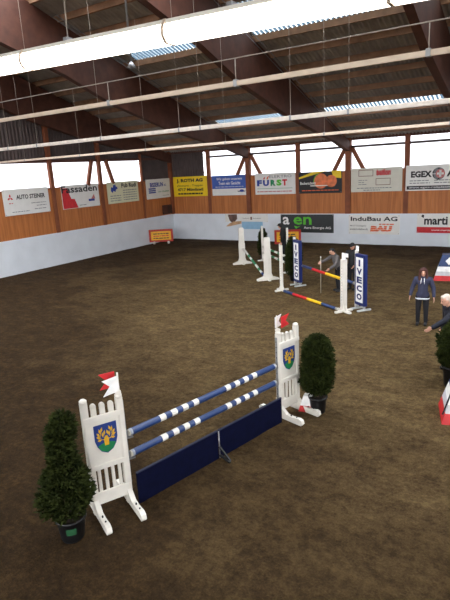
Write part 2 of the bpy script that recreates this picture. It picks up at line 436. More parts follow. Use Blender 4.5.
# ------------------------------------------------------------------ banners
def banner(label, cx, cz, w_, h_, wall, bg, draw, group, pos=None, cat='banner'):
    """wall 'back' or 'left'; draw(add_text, add_rect, add_poly) works in a box 0..w, 0..h"""
    if wall == 'back': t = thing('advertising_banner', label, cat, (cx, (pos or D-.015), cz-h_/2), 0, group)
    else: t = thing('advertising_banner', label, cat, ((pos or XL+.015), cx, cz-h_/2), PI/2, group)
    p = MB(); p.box(-w_/2, w_/2, -.012, .012, 0, h_, bg); p.build('panel', t)
    lay = {}
    def get(kind, m):
        return lay.setdefault((kind, m.name if not isinstance(m, tuple) else str(m)), MB())
    def tx(s, x0, x1, z0, z1, m, bold=.01, shear=0, kind='lettering', y=-.022):
        mb = MB(); text_mesh(mb, s, x0-w_/2, x1-w_/2, z0, z1, y, m, bold, shear); mb.build(kind, t)
    def rc(x0, x1, z0, z1, m, kind='print', y=-.016): get(kind, m if kind != 'small_print' else (m, round(z0, 3), x0 > w_*.5)).box(x0-w_/2, x1-w_/2, y-.001, y+.001, z0, z1, m)
    def pl(pts, m, kind='print', y=-.017): get(kind, m).prism([(a-w_/2, c) for a, c in pts], 'y', y-.001, y+.001, m)
    draw(tx, rc, pl)
    for (k, n), mb in lay.items(): mb.build(k, t)
    for sx in (-1, 1):
        for z in (.05, h_-.05):
            e = MB(); e.tube([(sx*(w_/2-.05), -.011, z), (sx*(w_/2-.05), -.019, z)], .018, GALV, 8); e.build('eyelet', t)
    return t
def words(rc, x0, x1, z, h, m, seed):
    """a line of print too small to read: short word-length dashes"""
    r = random.Random(seed); x = x0
    while x < x1-.03:
        l = min(r.uniform(.08, .26), x1-x); rc(x, x+l, z, z+h, m, 'small_print', -.019); x += l+.04
def circ(cx, cz, r, n=24, a0=0, a1=2*PI, rz=None):
    return [(cx+r*math.cos(a0+(a1-a0)*k/n), cz+(rz or r)*math.sin(a0+(a1-a0)*k/n)) for k in range(n if a1-a0 > 6.28 else n+1)]
H1 = 1.24; ZC = 3.47
GL, GB, GK = 'advertising banners on the left wall', 'advertising banners under the back windows', 'advertising banners on the kickboard'
def d(tx, rc, pl):
    for q in range(3):
        a = PI/2+q*2*PI/3; c = (.38, .84)
        v = lambda an, r: (c[0]+r*math.cos(an), c[1]+r*math.sin(an))
        pl([c, v(a-.52, .1), v(a, .18), v(a+.52, .1)], INKR, 'logo')
    words(rc, .28, .5, .56, .035, INKR, 1)
    tx('AUTO STEINER', .72, 2.42, .74, .96, INK, .03)
    words(rc, 1.55, 2.45, .5, .03, INKG, 2); words(rc, 1.85, 2.45, .36, .03, INKG, 3); words(rc, .4, 1.4, .14, .03, INKG, 4); words(rc, 1.7, 2.45, .2, .03, INKG, 5)
banner('white banner with red three-diamond emblem and black capital lettering', 16.72, ZC, 2.66, H1, 'left', VW, d, GL)
def d(tx, rc, pl):
    pl([(0.02, .02), (1.05, .02), (.85, .5), (.62, .52), (.5, .8), (.42, 1.1), (.02, 1.1)], INKR)
    tx('Fassaden', .0, 2.55, .84, 1.2, INK, .02)
    rc(1.85, 2.3, .3, .42, INKB, 'logo'); pl([(2.05, .42), (2.35, .42), (2.28, .68)], INKRB, 'logo'); words(rc, 1.15, 1.7, .12, .03, INKG, 6)
banner('white banner with large red blot and heavy black word across its top', 20.24, ZC, 2.68, H1, 'left', VW, d, GL)
def d(tx, rc, pl):
    pl([(.3, .72), (.42, .62), (.5, .74), (.66, .66), (.72, .8), (.88, .86), (.8, .98), (.74, .94), (.7, 1.12), (.6, 1.06), (.52, 1.08), (.48, .92), (.34, .96), (.3, .86)], INKB, 'logo')
    tx('Pub Rudi', 1.2, 2.5, .88, 1.14, INK, .03)
    for k in range(5): words(rc, 1.3, 2.5, .7-k*.14, .04, INKG, 10+k)
    for k in range(3): words(rc, .2, 1.1, .42-k*.14, .04, INKG, 20+k)
banner('pale cream banner with dark horse-and-rider figure and small print', 23.6, ZC, 2.68, H1, 'left', VCREAM, d, GL)
def d(tx, rc, pl):
    tx('BISSERUN', .38, 1.7, .74, 1.02, INKB, .04); tx('AG', 1.78, 2.0, .76, .9, INKB, .02)
    for k in range(3): rc(.22, .92, .36+k*.12, .44+k*.12, INKB, 'small_print')
    tx('mit Qualität', 1.15, 2.3, .36, .48, INKT, .01, .2); words(rc, 1.6, 2.3, .14, .03, INKG, 31)
banner('white banner with blue lettering nearest the far corner', 26.95, ZC, 2.5, H1, 'left', VW, d, GL)
def d(tx, rc, pl):
    tx('J. ROTH AG', .28, 2.42, .86, 1.14, INK, .055); tx('Zimmerei - Treppen', .3, 2.4, .6, .76, INK, .005)
    tx('4717 Mümliswil', .34, 2.42, .34, .54, INK, .03); words(rc, .36, 2.36, .12, .1, INK, 33)
banner('yellow banner with black lettering by the far corner', -20.68, 3.49, 2.74, 1.28, 'back', VYEL, d, GB)
def d(tx, rc, pl):
    rc(0, 2.6, 0, .42, VW, 'print', -.014)
    tx('Wir geben unserem', .36, 2.24, .9, 1.1, INKW, .01); tx('Team ein Gesicht', .5, 2.12, .66, .86, INKW, .01); words(rc, .25, 2.4, .52, .025, INKW, 34)
    pl([(1.85, .27), (2.5, .27), (2.4, .2), (1.95, .2)], INKG, 'logo'); pl(circ(2.2, .27, .16, 16, rz=.08), INKB, 'logo', -.019)
banner('blue banner with white slogan above a plain white strip', -17.62, ZC, 2.6, H1, 'back', VBLUE, d, GB)
def d(tx, rc, pl):
    tx('ELEKTRO', .98, 2.45, .96, 1.12, INKG, 0)
    for s_, x0, x1, m in (('F', .14, .48, INKB), ('U', .55, .96, INKB), ('R', 1.06, 1.4, INKT), ('S', 1.45, 1.8, INKGR), ('T', 1.84, 2.16, INKR)): tx(s_, x0, x1, .5, .86, m, .06)
    pl([(.56, .9), (.66, .9), (.72, 1.04), (.62, 1.0)], INKR, 'logo'); pl([(.78, .9), (.88, .9), (.98, 1.1), (.84, 1.02)], INKO, 'logo')
    rc(.14, 2.5, .34, .36, INKT); words(rc, .14, 2.45, .14, .06, INKRB, 36)
banner('white banner with multicoloured five-letter word', -14.42, ZC, 2.68, H1, 'back', VW, d, GB)
PEACH = P('print_peach', 226, 120, 70, rough=.5, var=.3, scale=4)
def d(tx, rc, pl):
    pl([(.02, .82), (.02, .92), (.9, 1.2), (1.7, 1.22)], VYEL, 'print', -.0145)
    pl([(2.0, 1.22), (2.56, 1.22), (2.56, .8), (2.1, .86)], VYEL, 'print', -.0145)
    pl(circ(1.36, .68, .42, 28), PEACH, 'print', -.0155); pl(circ(1.98, .66, .33, 24), PEACH, 'print', -.0165)
    pl(circ(1.36, .68, .44, 28, 1.9, 3.6)+circ(1.36, .68, .40, 28, 1.9, 3.6)[::-1], INKGR, 'print', -.0175)
    tx('Becherschnitt', .1, 1.05, .5, .66, INKW, .02); rc(.72, 2.2, .4, .45, INKW); words(rc, .2, 2.4, .14, .05, INKO, 37)
banner('black banner with two orange fruits and yellow corners', -11.56, ZC-.02, 2.6, 1.2, 'back', VBLACK, d, GB)
def d(tx, rc, pl):
    def fr(x0, x1, z0, z1):
        for q in ((x0, x1, z0, z0+.03), (x0, x1, z1-.03, z1), (x0, x0+.03, z0, z1), (x1-.03, x1, z0, z1)): rc(*q, INKBR)
    fr(.42, 1.22, .82, 1.16); fr(1.36, 2.14, .34, .7)
    rc(1.38, 2.16, .86, 1.1, INKRB); tx('belflor', 1.42, 2.12, .84, 1.16, INKR, .02)
    for k in range(3): words(rc, .42, .9-.1*(k % 2), .38+k*.11, .03, INKG, 40+k)
    words(rc, .34, 2.2, .18, .04, INKG, 44); words(rc, .7, 1.6, .07, .04, INKG, 45)
banner('off-white banner with two empty brown frames', -8.37, 3.49, 2.74, 1.25, 'back', P('banner_offwhite', 216, 214, 200, rough=.5, var=.04, scale=3), d, GB)
def d(tx, rc, pl):
    tx('EGEX', .26, 1.28, .66, .98, INK, .05)
    pl(circ(1.6, .82, .3, 28), INK, 'logo', -.016)
    for k in (-1, 1): pl(circ(1.6+k*.1, .82, .14, 20, rz=.28), INKG, 'logo', -.0165+.0002*k)
    rc(1.28, 1.9, .80, .83, INKW, 'logo', -.0185)
    pl(circ(1.68, .82, .22, 24), INKRB, 'logo', -.02); rc(1.63, 1.73, .66, .98, INKW, 'logo', -.022); rc(1.52, 1.84, .77, .87, INKW, 'logo', -.022)
    tx('AG', 1.98, 2.6, .66, .98, INK, .05)
    for k in range(2): words(rc, .2, 1.2, .48-k*.12, .04, INKG, 50+k); words(rc, 1.4, 2.6, .48-k*.12, .04, INKG, 53+k)
    rc(.06, 2.74, .06, .24, INK, 'print', -.015); tx('www.egex-reitplatzbau.ch', .16, 2.7, .09, .21, INKW, .01)
banner('white banner with black globe and cross emblem beside black capitals', -5.42, 3.5, 2.8, 1.27, 'back', VW, d, GB)
# kickboard banners
SKIN_PRINT = P('print_tan', 200, 160, 120, rough=.5, var=.25, scale=3)
def d(tx, rc, pl):
    pl([(.2, .46), (.88, .48), (.9, .2), (.72, .02), (.5, -.06), (.32, .1)], P('print_brown', 104, 80, 70, rough=.5, var=.35, scale=5), 'print', -.018)
    pl([(.02, -.3), (.3, -.1), (.62, .02), (1.2, .06), (1.2, -.1), (.7, -.2), (.3, -.28)], SKIN_PRINT, 'print', -.019)
    rc(1.22, 2.72, -.44, .02, VSKY, 'lower_strip', -.0145)
    tx('Solothurner', 1.3, 1.78, .2, .27, INKG); rc(1.86, 1.98, .14, .32, INKBR, 'logo', -.019); tx('Kantonalbank', 2.06, 2.62, .2, .27, INKG)
banner('white title banner with brown picture and light blue strip on the kickboard', -16.51, 1.43, 3.08, .5, 'back', VW, d, GK)
def d(tx, rc, pl):
    tx('a', .14, .58, .46, .92, INKW, .02); tx('en', .84, 2.0, .46, .92, INKGR, .02); pl([(.86, .4), (1.0, .2), (1.3, .4), (1.1, .34)], INKGR)
    tx('Aare Energie AG', 1.5, 3.18, .18, .36, INKW, .015)
banner('anthracite banner with white and green lettering on the kickboard', -12.42, 1.12, 3.34, 1.06, 'back', VANTH, d, GK)
def d(tx, rc, pl):
    tx('InduBau AG', .12, 2.68, .72, .96, INK, .025)
    tx('4617 Gunzgen', .08, .98, .4, .5, INK, .005); tx('www.indubau.ch', .08, 1.08, .22, .33, INK, .005)
    tx('BAU', 1.22, 2.42, .14, .46, INKO, .09, .1); words(rc, 1.7, 2.55, .52, .06, INKO, 60)
    for k in range(3): rc(1.25, 2.5, .16+k*.1, .175+k*.1, INKW, 'print', -.024)
banner('white banner with black title and orange block letters on the kickboard', -8.46, 1.1, 2.8, 1.06, 'back', VW, d, GK)
def d(tx, rc, pl):
    rc(0, 2.4, 0, .3, INKR, 'print', -.014); tx('marti', .36, 1.50, .42, .84, INK, .03); pl([(.2, .86), (.33, .76), (.35, .92), (.26, .94)], INK)
    tx('www.martiag.ch', .72, 1.95, .09, .19, INKW, .02)
banner('white banner with lower red band on the kickboard', -4.98, 1.19, 2.4, .98, 'back', VW, d, GK)
b = MB(); b.box(XL+.005, XL+.09, 27.15, 28.12, 1.75, 2.36, BEAM, .01)
t = thing('wall_box', 'dark brown wooden box fixed in the corner above kickboard', 'box'); b.build('housing', t)
b = MB(); b.box(XL+.09, XL+.105, 27.62, 28.08, 1.8, 2.31, P('dark_board', 58, 36, 26)); b.build('door', t)

# ------------------------------------------------------------------ lamps, rails and wires under the roof
GLASSY = mat('lit_diffuser', (1, .95, .86), .4, .01, emit=((1.0, .93, .80), LAMP))
def luminaire(x0, x1, y, z, lit, label, group):
    t = thing('strip_light', label, 'ceiling light', ((x0+x1)/2, y, z), 0, group); L_ = (x1-x0)/2-.006
    t.rotation_euler = (0, .03, 0)
    b = MB(); b.prism([(-.06, .028), (-.05, .06), (.05, .06), (.06, .028)], 'x', -L_, L_, WHITE); b.build('housing', t)
    b = MB(); b.prism([(-.062, .03), (.062, .03), (.082, .0), (.078, -.05), (.045, -.085), (-.045, -.085), (-.078, -.05), (-.082, .0)], 'x', -L_+.004, L_-.004, GLASSY); b.build('diffuser', t)
    for s_ in (-1, 1):
        b = MB(); b.prism([(-.083, -.045), (-.087, .002), (-.052, .063), (.052, .063), (.087, .002), (.083, -.045), (.047, -.088), (-.047, -.088)], 'x', s_*L_-.006, s_*L_+.004, RAILM); b.build('end_cap', t)
    b = MB(); top = roof_z(y)-z-.03; b.tube([(-.25, 0, .05), (-.25, 0, top)], .006, WIREM, 6); b.build('hanging_wire', t)
    b = MB(); b.box(-.27, -.23, -.03, .03, .055, .09, GALV); b.build('clamp', t)
nm = ['nearest the left gable', 'second from the left gable', 'third from the left gable', 'at the right end of its row']
for k in range(4):
    x0 = -5.35+k*1.5; xm = x0+.75
    luminaire(x0, x0+1.5, 3.1, 5.365-.03*(xm+2.5)+.075, True, 'glowing white strip light above the front fence, '+nm[k], 'lit strip lights in the front row')
def rail(name, label, y, z, h, dpt, m, hang, up, xe=6):
    t = thing(name, label, 'rail', (0, y, z))
    b = MB(); b.box(XL+.2, xe, -dpt/2, dpt/2, -h/2, h/2, m, .008); b.build('rail_body', t)
    for x in hang:
        b = MB(); b.tube([(x, 0, h/2-.01), (x, 0, (up or roof_z(y))-z-.03)], .0055, WIREM, 6); b.build('hanging_wire', t)
        b = MB(); b.box(x-.02, x+.02, -dpt/2-.004, dpt/2+.004, -h/2-.004, h/2+.012, GALV); b.build('clamp', t)
    return t
HS = [-4.8, -2.97, -1.05]
HX3 = [-13.8, -12.5, -10.0, -7.5, -6.9, -4.7, -3.5]
rail('ceiling_rail', 'thin tan rail under the roof, first line below the glowing lights', 5.0, 5.36, .05, .045, RAILM, HS, 5.63, 2)
rail('lamp_rail', 'broad pale rail under the roof, second line below the glowing lights', 10.0, 5.415, .085, .08, P('rail_white', 232, 222, 210, rough=.3), HX3, None, 3)
rail('lamp_rail', 'pale rail crossing before the window tops', 15.3, 5.34, .08, .08, RAILM, [-20.1, -16.6, -13.1, -9.6, -6.1, -2.6], None, 3)
def cable(label, y, z, r, x0=XL+.05, x1=XR-.05):
    b = MB(); n = 40; b.tube([(x0+(x1-x0)*k/n, y, z) for k in range(n+1)], r, WIREM, 6); return tag(b.build('steel_cable'), label, 'cable')
cb = cable('thin steel cable stretched above the thin tan rail', 5.0, 5.605, .006)
# sprinkler drop pipe
t = thing('sprinkler_pipe', 'thin vertical sprinkler pipe hanging from the roof with a nozzle', 'pipe', (-7.9, 9.0, 0))
b = MB(); b.tube([(0, 0, 6.75), (0, 0, roof_z(9.0)-.03)], .022, GALV, 8); b.build('pipe', t)
b = MB(); b.lathe([(.02, 6.8), (.05, 6.76), (.09, 6.7), (.02, 6.66)], GALV, 12); b.build('nozzle', t)
# conduits along the roof beams
for x, yy0, yy1 in ((-16.2, 14, 27), (-10.1, 14, 27)):
    b = MB(); pts = [(x+.35, y, roof_z(y)-.35) for y in (yy0, (yy0+yy1)/2, yy1)]
    for q in (0, .25): b.tube([(p[0]+q, p[1], p[2]-.02) for p in pts], .012, INKG, 6)
    tag(b.build('cable_conduit'), 'thin grey conduits along the roof beam '+('nearer the left gable' if x < -12 else 'above the far obstacles'), 'conduit')

# ------------------------------------------------------------------ show-jumping obstacles
def rail_pole(label, a, b_, r, segs, group=None):
    """pole from a to b_; segs = list of (fraction end, material)"""
    a = Vector(a); b_ = Vector(b_); t = thing('jump_pole', label, 'pole', a, 0, group)
    mb = MB(); pts = [Vector((0, 0, 0))]; ms = []; rad = [r]
    f0 = 0
    for f, m in segs:
        pts.append((b_-a)*f); ms.append(m); rad.append(r); f0 = f
    mb.tube(pts, r, None, 16, True, True, rad, ms); mb.build('shaft', t)
    for q in (0, 1):
        dv = (b_-a).normalized(); o_ = (b_-a)*q
        e = MB(); e.tube([o_-dv*.006*(1 if q == 0 else -1)*0.5, o_+dv*.02*(-1 if q == 0 else 1)], r*.93, P('pole_end_wood', 176, 172, 160), 16); e.build('end_cap', t)
    return t
u = Vector((.2302, .9731)); u = Vector((.285, .958)).normalized()
def crest(parent, cx, cz, w_, h_, y):
    s_ = MB(); pts = [(-.5, .5), (.5, .5), (.5, -.02), (.42, -.22), (.26, -.4), (0, -.5), (-.26, -.4), (-.42, -.22), (-.5, -.02)]
    s_.prism([(cx+a*w_, cz+c*h_) for a, c in pts], 'y', y-.006, y+.004, P('crest_blue', 20, 52, 124, rough=.5)); sh = s_.build('crest', parent)
    g = MB(); g.prism([(cx+a*w_, cz+c*h_) for a, c in [(-.40, -.2), (-.2, -.14), (0, -.12), (.2, -.14), (.40, -.2), (.25, -.38), (0, -.47), (-.25, -.38)]], 'y', y-.009, y-.006, GREEN); g.build('crest_mound', sh)
    t = MB()
    def leaf(x, z, an, l, w2):
        dx, dz = math.cos(an), math.sin(an)
        t.prism([(cx+(x-dz*w2*0)*w_, cz+z*h_), (cx+(x+dx*l*.5-dz*w2)*w_, cz+(z+dz*l*.5+dx*w2)*h_), (cx+(x+dx*l)*w_, cz+(z+dz*l)*h_), (cx+(x+dx*l*.5+dz*w2)*w_, cz+(z+dz*l*.5-dx*w2)*h_)], 'y', y-.012, y-.008, GOLD)
    t.prism([(cx+a*w_, cz+c*h_) for a, c in [(-.09, -.22), (.09, -.22), (.11, .0), (.05, .1), (-.05, .1), (-.11, 0)]], 'y', y-.012, y-.008, GOLD)
    for s2 in (-1, 1):
        br = [(.08, -.02), (.2, .0), (.27, .1), (.22, .24)]
        for (x0, z0), (x1, z1) in zip(br[:-1], br[1:]):
            t.bar((cx+s2*x0*w_, y-.010, cz+z0*h_), (cx+s2*x1*w_, y-.010, cz+z1*h_), .004, .03*w_*1.6, GOLD, (0, 1, 0))
        for x, z, an in ((.2, 0, -.1), (.25, .06, .35), (.27, .12, .8), (.24, .2, 1.3), (.14, .06, 1.5), (.1, .12, 1.9), (.22, .24, 2.0)):
            leaf(s2*x, z, an if s2 > 0 else PI-an, .19, .045)
    t.build('crest_tree', sh)
def wing(label, cx, cy, ang, inner, red_front, Wd=.475):
    """white picket wing; local x runs along the fence, the front looks to -y; inner = side (+1/-1) that carries the poles"""
    t = thing('jump_wing', label, 'jump stand', (cx, cy, 0), ang, 'white crested wings of the front fence'); h = Wd/2
    for s_ in (-1, 1):
        b = MB(); hh = 1.66 if s_ == inner else 1.70
        b.box(s_*h-.045, s_*h+.045, -.04, .04, .0, hh-.05, WHITE, .006); b.lathe([(.048, hh-.06), (.05, hh-.02), (.03, hh)], WHITE, 16, (s_*h, 0)); b.build('post', t)
        # foot: a sled runner with rounded raised end and a brace
        f = MB(); f.prism([(-.52, .0), (-.55, .04), (-.53, .1), (-.47, .12), (-.3, .10), (-.18, .11), (-.05, .22), (.05, .22), (.18, .11), (.47, .1), (.52, .06), (.5, .0)], 'x', s_*h-.035, s_*h+.035, WHITE)
        fo = f.build('foot', t)
        g = MB()
        for yy in (-.4, -.27): g.tube([(s_*h, yy, .098), (s_*h, yy, .125)], .012, BLACK, 8)
        g.build('bolt', fo)
    for k in range(3):
        x = -h+Wd*(k+1)/4; b = MB(); top = 1.60-(.01*k)
        b.box(x-.036, x+.036, -.02, .02, 1.36, top-.03, WHITE, .003); b.tube([(x, -.02, top-.032), (x, .02, top-.032)], .036, WHITE, 14); b.build('picket', t)
    b = MB(); b.box(-h+.03, h-.03, -.03, -.005, .70, 1.40, WHITE, .004); b.build('panel', t)
    b = MB()
    for q in ((-h-.04, h+.04, 1.37, 1.44), (-h-.04, h+.04, .66, .73)): b.box(q[0], q[1], -.055, -.02, q[2], q[3], WHITE, .006)
    for s_ in (-1, 1): b.box(s_*h-.03, s_*h+.03, -.052, -.02, .70, 1.40, WHITE, .006)
    b.build('panel_frame', t)
    for k in range(4):
        x = -h+Wd*(k+1)/5; b = MB(); b.box(x-.021, x+.021, -.018, .012, .26, .70, WHITE, .003); b.build('slat', t)
    b = MB(); b.box(-h-.03, h+.03, -.045, -.012, .14, .32, WHITE, .006); b.build('bottom_rail', t)
    crest(t, 0, 1.085, .31, .43, -.036)
    b = MB(); b.box(inner*(h+.048), inner*(h+.056), -.02, .02, .3, 1.55, GALV)
    for k in range(12): b.box(inner*(h+.054), inner*(h+.058), -.008, .008, .36+k*.1, .38+k*.1, BLACK)
    b.build('cup_track', t)
    for z in (1.045, .725):
        b = MB(); b.box(inner*(h+.05) if inner > 0 else inner*(h+.14), inner*(h+.14) if inner > 0 else inner*(h+.05), -.03, .03, z-.075, z-.055, GALV)
        b.box(*sorted((inner*(h+.05), inner*(h+.065))), -.03, .03, z-.075, z+.05, GALV); b.build('pole_cup', t)
    # flags on the inner post
    b = MB(); b.box(inner*h-.035, inner*h+.035, -.035, .035, 1.66, 1.70, WHITE); b.tube([(inner*h+inner*.02, 0, 1.66), (inner*h+inner*.02, 0, 1.95)], .012, WHITE, 8); b.build('flag_holder', t)
    return t
def flag(parent, x, y, z, dirx, w_, h_, m, tilt):
    b = MB(); pts = [(0, 0), (0, h_), (dirx*w_, h_+tilt), (dirx*w_*.55, h_*.5+tilt*.55), (dirx*w_, tilt)]
    b.prism([(x+a, z+c) for a, c in pts], 'y', y-.004, y+.004, m); b.build('flag', parent)
u_l = math.atan2(.89, .45); u_r = math.atan2(.962, .275)
wl = wing('white crested jump wing at the left end of the front fence', -4.885, 4.355, u_l, 1, False)
flag(wl, .25, -.03, 1.70, -1, .22, .22, INKW, -.03); flag(wl, .25, .10, 1.72, -1, .22, .22, RED, .0)
wr = wing('white crested jump wing at the right end of the front fence', -3.945, 8.035, u_r, -1, True)
flag(wr, -.24, .06, 1.70, 1, .17, .2, INKW, .03); flag(wr, -.21, -.06, 1.72, 1, .21, .2, RED, .03)
WP = P('pole_white', 226, 224, 214, rough=.45)
def bands():
    s_ = []; L_ = 3.13; e = .035/L_; s_.append((e*1.0, P('pole_grey', 150, 156, 168)))
    for st in (.52, 1.87):
        for k in range(4):
            a = st+k*.215; s_.append((a/L_, BLUE)); s_.append(((a+.105)/L_, WP))
    s_.append((1-e, BLUE)); s_.append((1, P('pole_grey', 150, 156, 168))); return s_
PA = (-4.73, 4.655); PB = (-4.022, 7.655)
rail_pole('upper blue and white banded pole of the front fence', (*PA, 1.045), (*PB, 1.045), .05, bands(), 'blue poles of the front fence')
rail_pole('lower blue and white banded pole of the front fence', (*PA, .725), (*PB, .725), .05, bands(), 'blue poles of the front fence')
# navy filler boards under the poles
nv = Vector((.958, -.285))
A = Vector((-4.755, 4.62))+nv*.13; B = Vector((-4.02, 7.68))+nv*.13; mid = A+(B-A)*.50; ang = math.atan2(B.y-A.y, B.x-A.x); Lh = (B-A).length/2
for k, (o_, lab) in enumerate(((A, 'left dark navy filler board under the blue poles'), (mid, 'right dark navy filler board under the blue poles'))):
    t = thing('filler_board', lab, 'jump filler', (o_.x, o_.y, 0), ang, 'navy filler boards of the front fence')
    b = MB(); b.box(.012, Lh-.012, -.015, .015, -.01, .47, NAVY, .004); b.build('board', t)
    b = MB(); b.box(.012, Lh-.012, -.018, .018, .465, .482, P('navy_edge', 24, 30, 56)); b.build('top_edge', t)
    if k == 0:
        b = MB(); b.tube([(Lh, -.02, .0), (Lh, -.02, .47)], .010, GALV, 8); b.bar((Lh, -.02, .2), (Lh+.02, -.24, .02), .03, .02, BLACK); b.bar((Lh, -.02, .05), (Lh-.01, -.26, .015), .04, .025, BLACK); b.bar((Lh, .02, .2), (Lh, .24, .02), .03, .02, BLACK); b.build('foot', t)

# simple white post stands
def post_stand(label, x, y, ang, h_, r, foot, group, topflag=False, cups=(), col=WHITE):
    t = thing('jump_stand', label, 'jump stand', (x, y, 0), ang, group)
    b = MB(); b.box(-r, r, -r, r, .02, h_, col, .008); p = b.build('post', t)
    b = MB()
    for k in range(int((h_-.5)/.09)): b.tube([(0, -r-.002, .4+k*.09), (0, -r+.004, .4+k*.09)], .011, BLACK, 8)
    b.build('pin_holes', p)
    for q in (0, 1):
        b = MB()
        if q: b.bar((-foot, 0, .04), (foot, 0, .04), .09, .06, col)
        else: b.bar((0, -foot, .04), (0, foot, .04), .09, .06, col)
        for s_ in (-1, 1):
            if q: b.bar((s_*foot*.6, 0, .05), (0, 0, .32), .03, .04, col)
        b.build('foot', t)
    for z in cups:
        b = MB(); b.box(r-.004, r+.09, -.03, .03, z-.08, z-.06, GALV); b.build('pole_cup', t)
    if topflag:
        b = MB(); b.box(-r-.01, r+.01, -.012, .012, h_-.02, h_+.19, INKW, .004); b.box(r, r+.12, -.01, .01, h_+.07, h_+.19, INKW); b.build('flag', t)
    return t
GI = 'white posts of the striped pole fence'
ui = math.atan2(-1.87, 3.02)
post_stand('thin white post at the left end of the ground pole', -8.37, 16.72, ui, 1.71, .05, .28, GI)
post_stand('thick white post with pin holes in front of the two bending persons', -5.33, 14.86, ui, 1.66, .075, .32, GI, True)
def iveco(label, x, y, ang, flagm):
    t = thing('lettered_wing', label, 'jump stand', (x, y, 0), ang, 'blue lettered wings'); w_, h0, h1 = .25, .16, 1.76
    b = MB(); b.box(-w_, w_, -.06, .06, h0, h1, P('wing_blue', 19, 38, 100, rough=.45), .012); b.build('board', t)
    b = MB(); b.box(-w_+.07, w_-.07, -.064, -.058, h0+.1, h1-.1, INKW); p = b.build('white_panel', t)
    L_ = MB(); n = 5; zz = h1-.14; hh = (h1-h0-.28)/n
    for k, c in enumerate('IVECO'):
        wx = .045 if c == 'I' else .135
        text_mesh(L_, c, -wx, wx, zz-(k+1)*hh+.035, zz-k*hh-.025, -.067, P('wing_letter', 16, 32, 96), .05 if c != 'I' else .0)
    L_.build('lettering', t)
    for s_ in (-1, 1):
        b = MB(); b.bar((s_*.17, -.24, .035), (s_*.17, .24, .035), .07, .05, P('foot_grey', 190, 192, 190)); b.bar((s_*.17, 0, .04), (s_*.17, 0, h0+.02), .06, .06, P('foot_grey', 190, 192, 190)); b.build('foot', t)
    b = MB(); xx = -w_-.05; b.box(xx-.04, xx+.04, .0, .08, .02, 1.84, WHITE, .006)
    if flagm: b.box(xx-.03, xx+.1, .03, .05, 1.82, 1.98, INKW)
    b.build('post', t)
    return t
ur = math.atan2(-.60, .80)
iveco('blue and white lettered wing board beside the two bending persons', -4.93, 15.28, ur, True)
iveco('blue and white lettered wing board in front of the dark shrub', -8.17, 17.72, ur, False)
GP = 'striped poles of the striped pole fence'
rail_pole('striped blue, red and yellow pole lying low between the white posts', (-8.19, 16.56, .055), (-5.63, 14.98, .055), .05, [(.13, BLUE), (.2, BLUE), (.49, RED), (.76, YELLOW), (1, BLUE)], GP)
rail_pole('striped blue, red and yellow pole hanging between the lettered wings', (-7.86, 17.5, .83), (-5.24, 15.52, .79), .05, [(.22, BLUE), (.5, RED), (.78, YELLOW), (1, BLUE)], GP)

# far green and white fence
uf = math.atan2(-2.83, 2.87)
def tower(label, x, y):
    t = thing('tower_stand', label, 'jump stand', (x, y, 0), uf, 'white tower stands of the green fence')
    b = MB(); b.prism([(-.2, .14), (.2, .14), (.145, .3), (.145, 1.0), (.13, 1.02), (.12, 1.7), (.10, 1.75), (-.10, 1.75), (-.12, 1.7), (-.13, 1.02), (-.145, 1.0), (-.145, .3)], 'x', -.06, .06, WHITE); b.build('column', t)
    b = MB(); b.prism([(-.46, 0), (-.46, .06), (-.2, .15), (.2, .15), (.46, .06), (.46, 0)], 'x', -.09, .09, WHITE); b.build('foot', t)
    b = MB(); b.bar((-.3, 0, .035), (.3, 0, .035), .09, .06, WHITE); b.build('cross_foot', t)
    b = MB(); b.box(.06, .075, -.02, .02, .3, 1.6, WHITE); b.build('cup_track', t)
tower('white tower stand at the far left end of the green fence', -12.63, 21.1)
tower('white tower stand at the near end of the green fence', -9.76, 18.27)
GF = 'posts behind the green fence'
post_stand('thin white post in front of the small far shrub', -12.04, 22.09, uf, 1.72, .045, .26, GF)
post_stand('tall thin white post in front of the person in black', -9.57, 19.76, uf, 1.95, .038, .2, GF)
def gw(n=5, c1=GREEN, c2=WP): return [((k+1)/n, c1 if k % 2 else c2) for k in range(n)]
GG = 'green and white poles of the far fence'
rail_pole('green and white pole slanting down to the near tower stand', (-12.42, 20.9, .78), (-10.1, 18.62, .06), .05, [(.26, WP), (.36, GREEN), (.44, WP), (.62, GREEN), (.74, WP), (.82, GREEN), (.9, WP), (1, BLUE)], GG)
rail_pole('upper green and white pole behind the near tower stand', (-11.95, 22.0, .72), (-9.72, 19.81, .73), .05, gw(7, GREEN, WP), GG)
rail_pole('lower green and white pole behind the near tower stand', (-11.95, 22.0, .44), (-9.72, 19.81, .45), .05, gw(7, GREEN, WP), GG)

# red and yellow sign boards on the ground
def sign_board(label, x, y, ang, w_, h_, z0, seed):
    t = thing('sign_board', label, 'sign', (x, y, 0), ang, 'red and yellow boards on the ground')
    b = MB(); b.box(-w_/2, w_/2, -.04, .04, z0, z0+h_, P('board_red', 176, 40, 24, rough=.5), .01); b.build('board', t)
    b = MB(); b.box(-w_/2+.13, w_/2-.13, -.046, -.038, z0+.12, z0+h_-.12, P('board_yellow', 232, 170, 20, rough=.5)); b.build('face', t)
    b = MB(); 
    for k in range(3):
        def rc(x0, x1, zz0, zz1, m, *a): b.box(x0, x1, -.05, -.047, zz0, zz1, m)
        words(rc, -w_/2+.28, w_/2-.28, z0+h_*(.62-.18*k), .06, INKR if k == 1 else INK, seed+k)
    b.build('small_print', t)
    for s_ in (-1, 1):
        b = MB(); b.box(s_*w_*.3-.06, s_*w_*.3+.06, -.2, .12, 0, z0+.03, WHITE, .01); b.build('foot', t)
sign_board('red-framed yellow board on the sand in the far corner', -21.62, 26.0, math.radians(33), 1.55, .8, .12, 70)
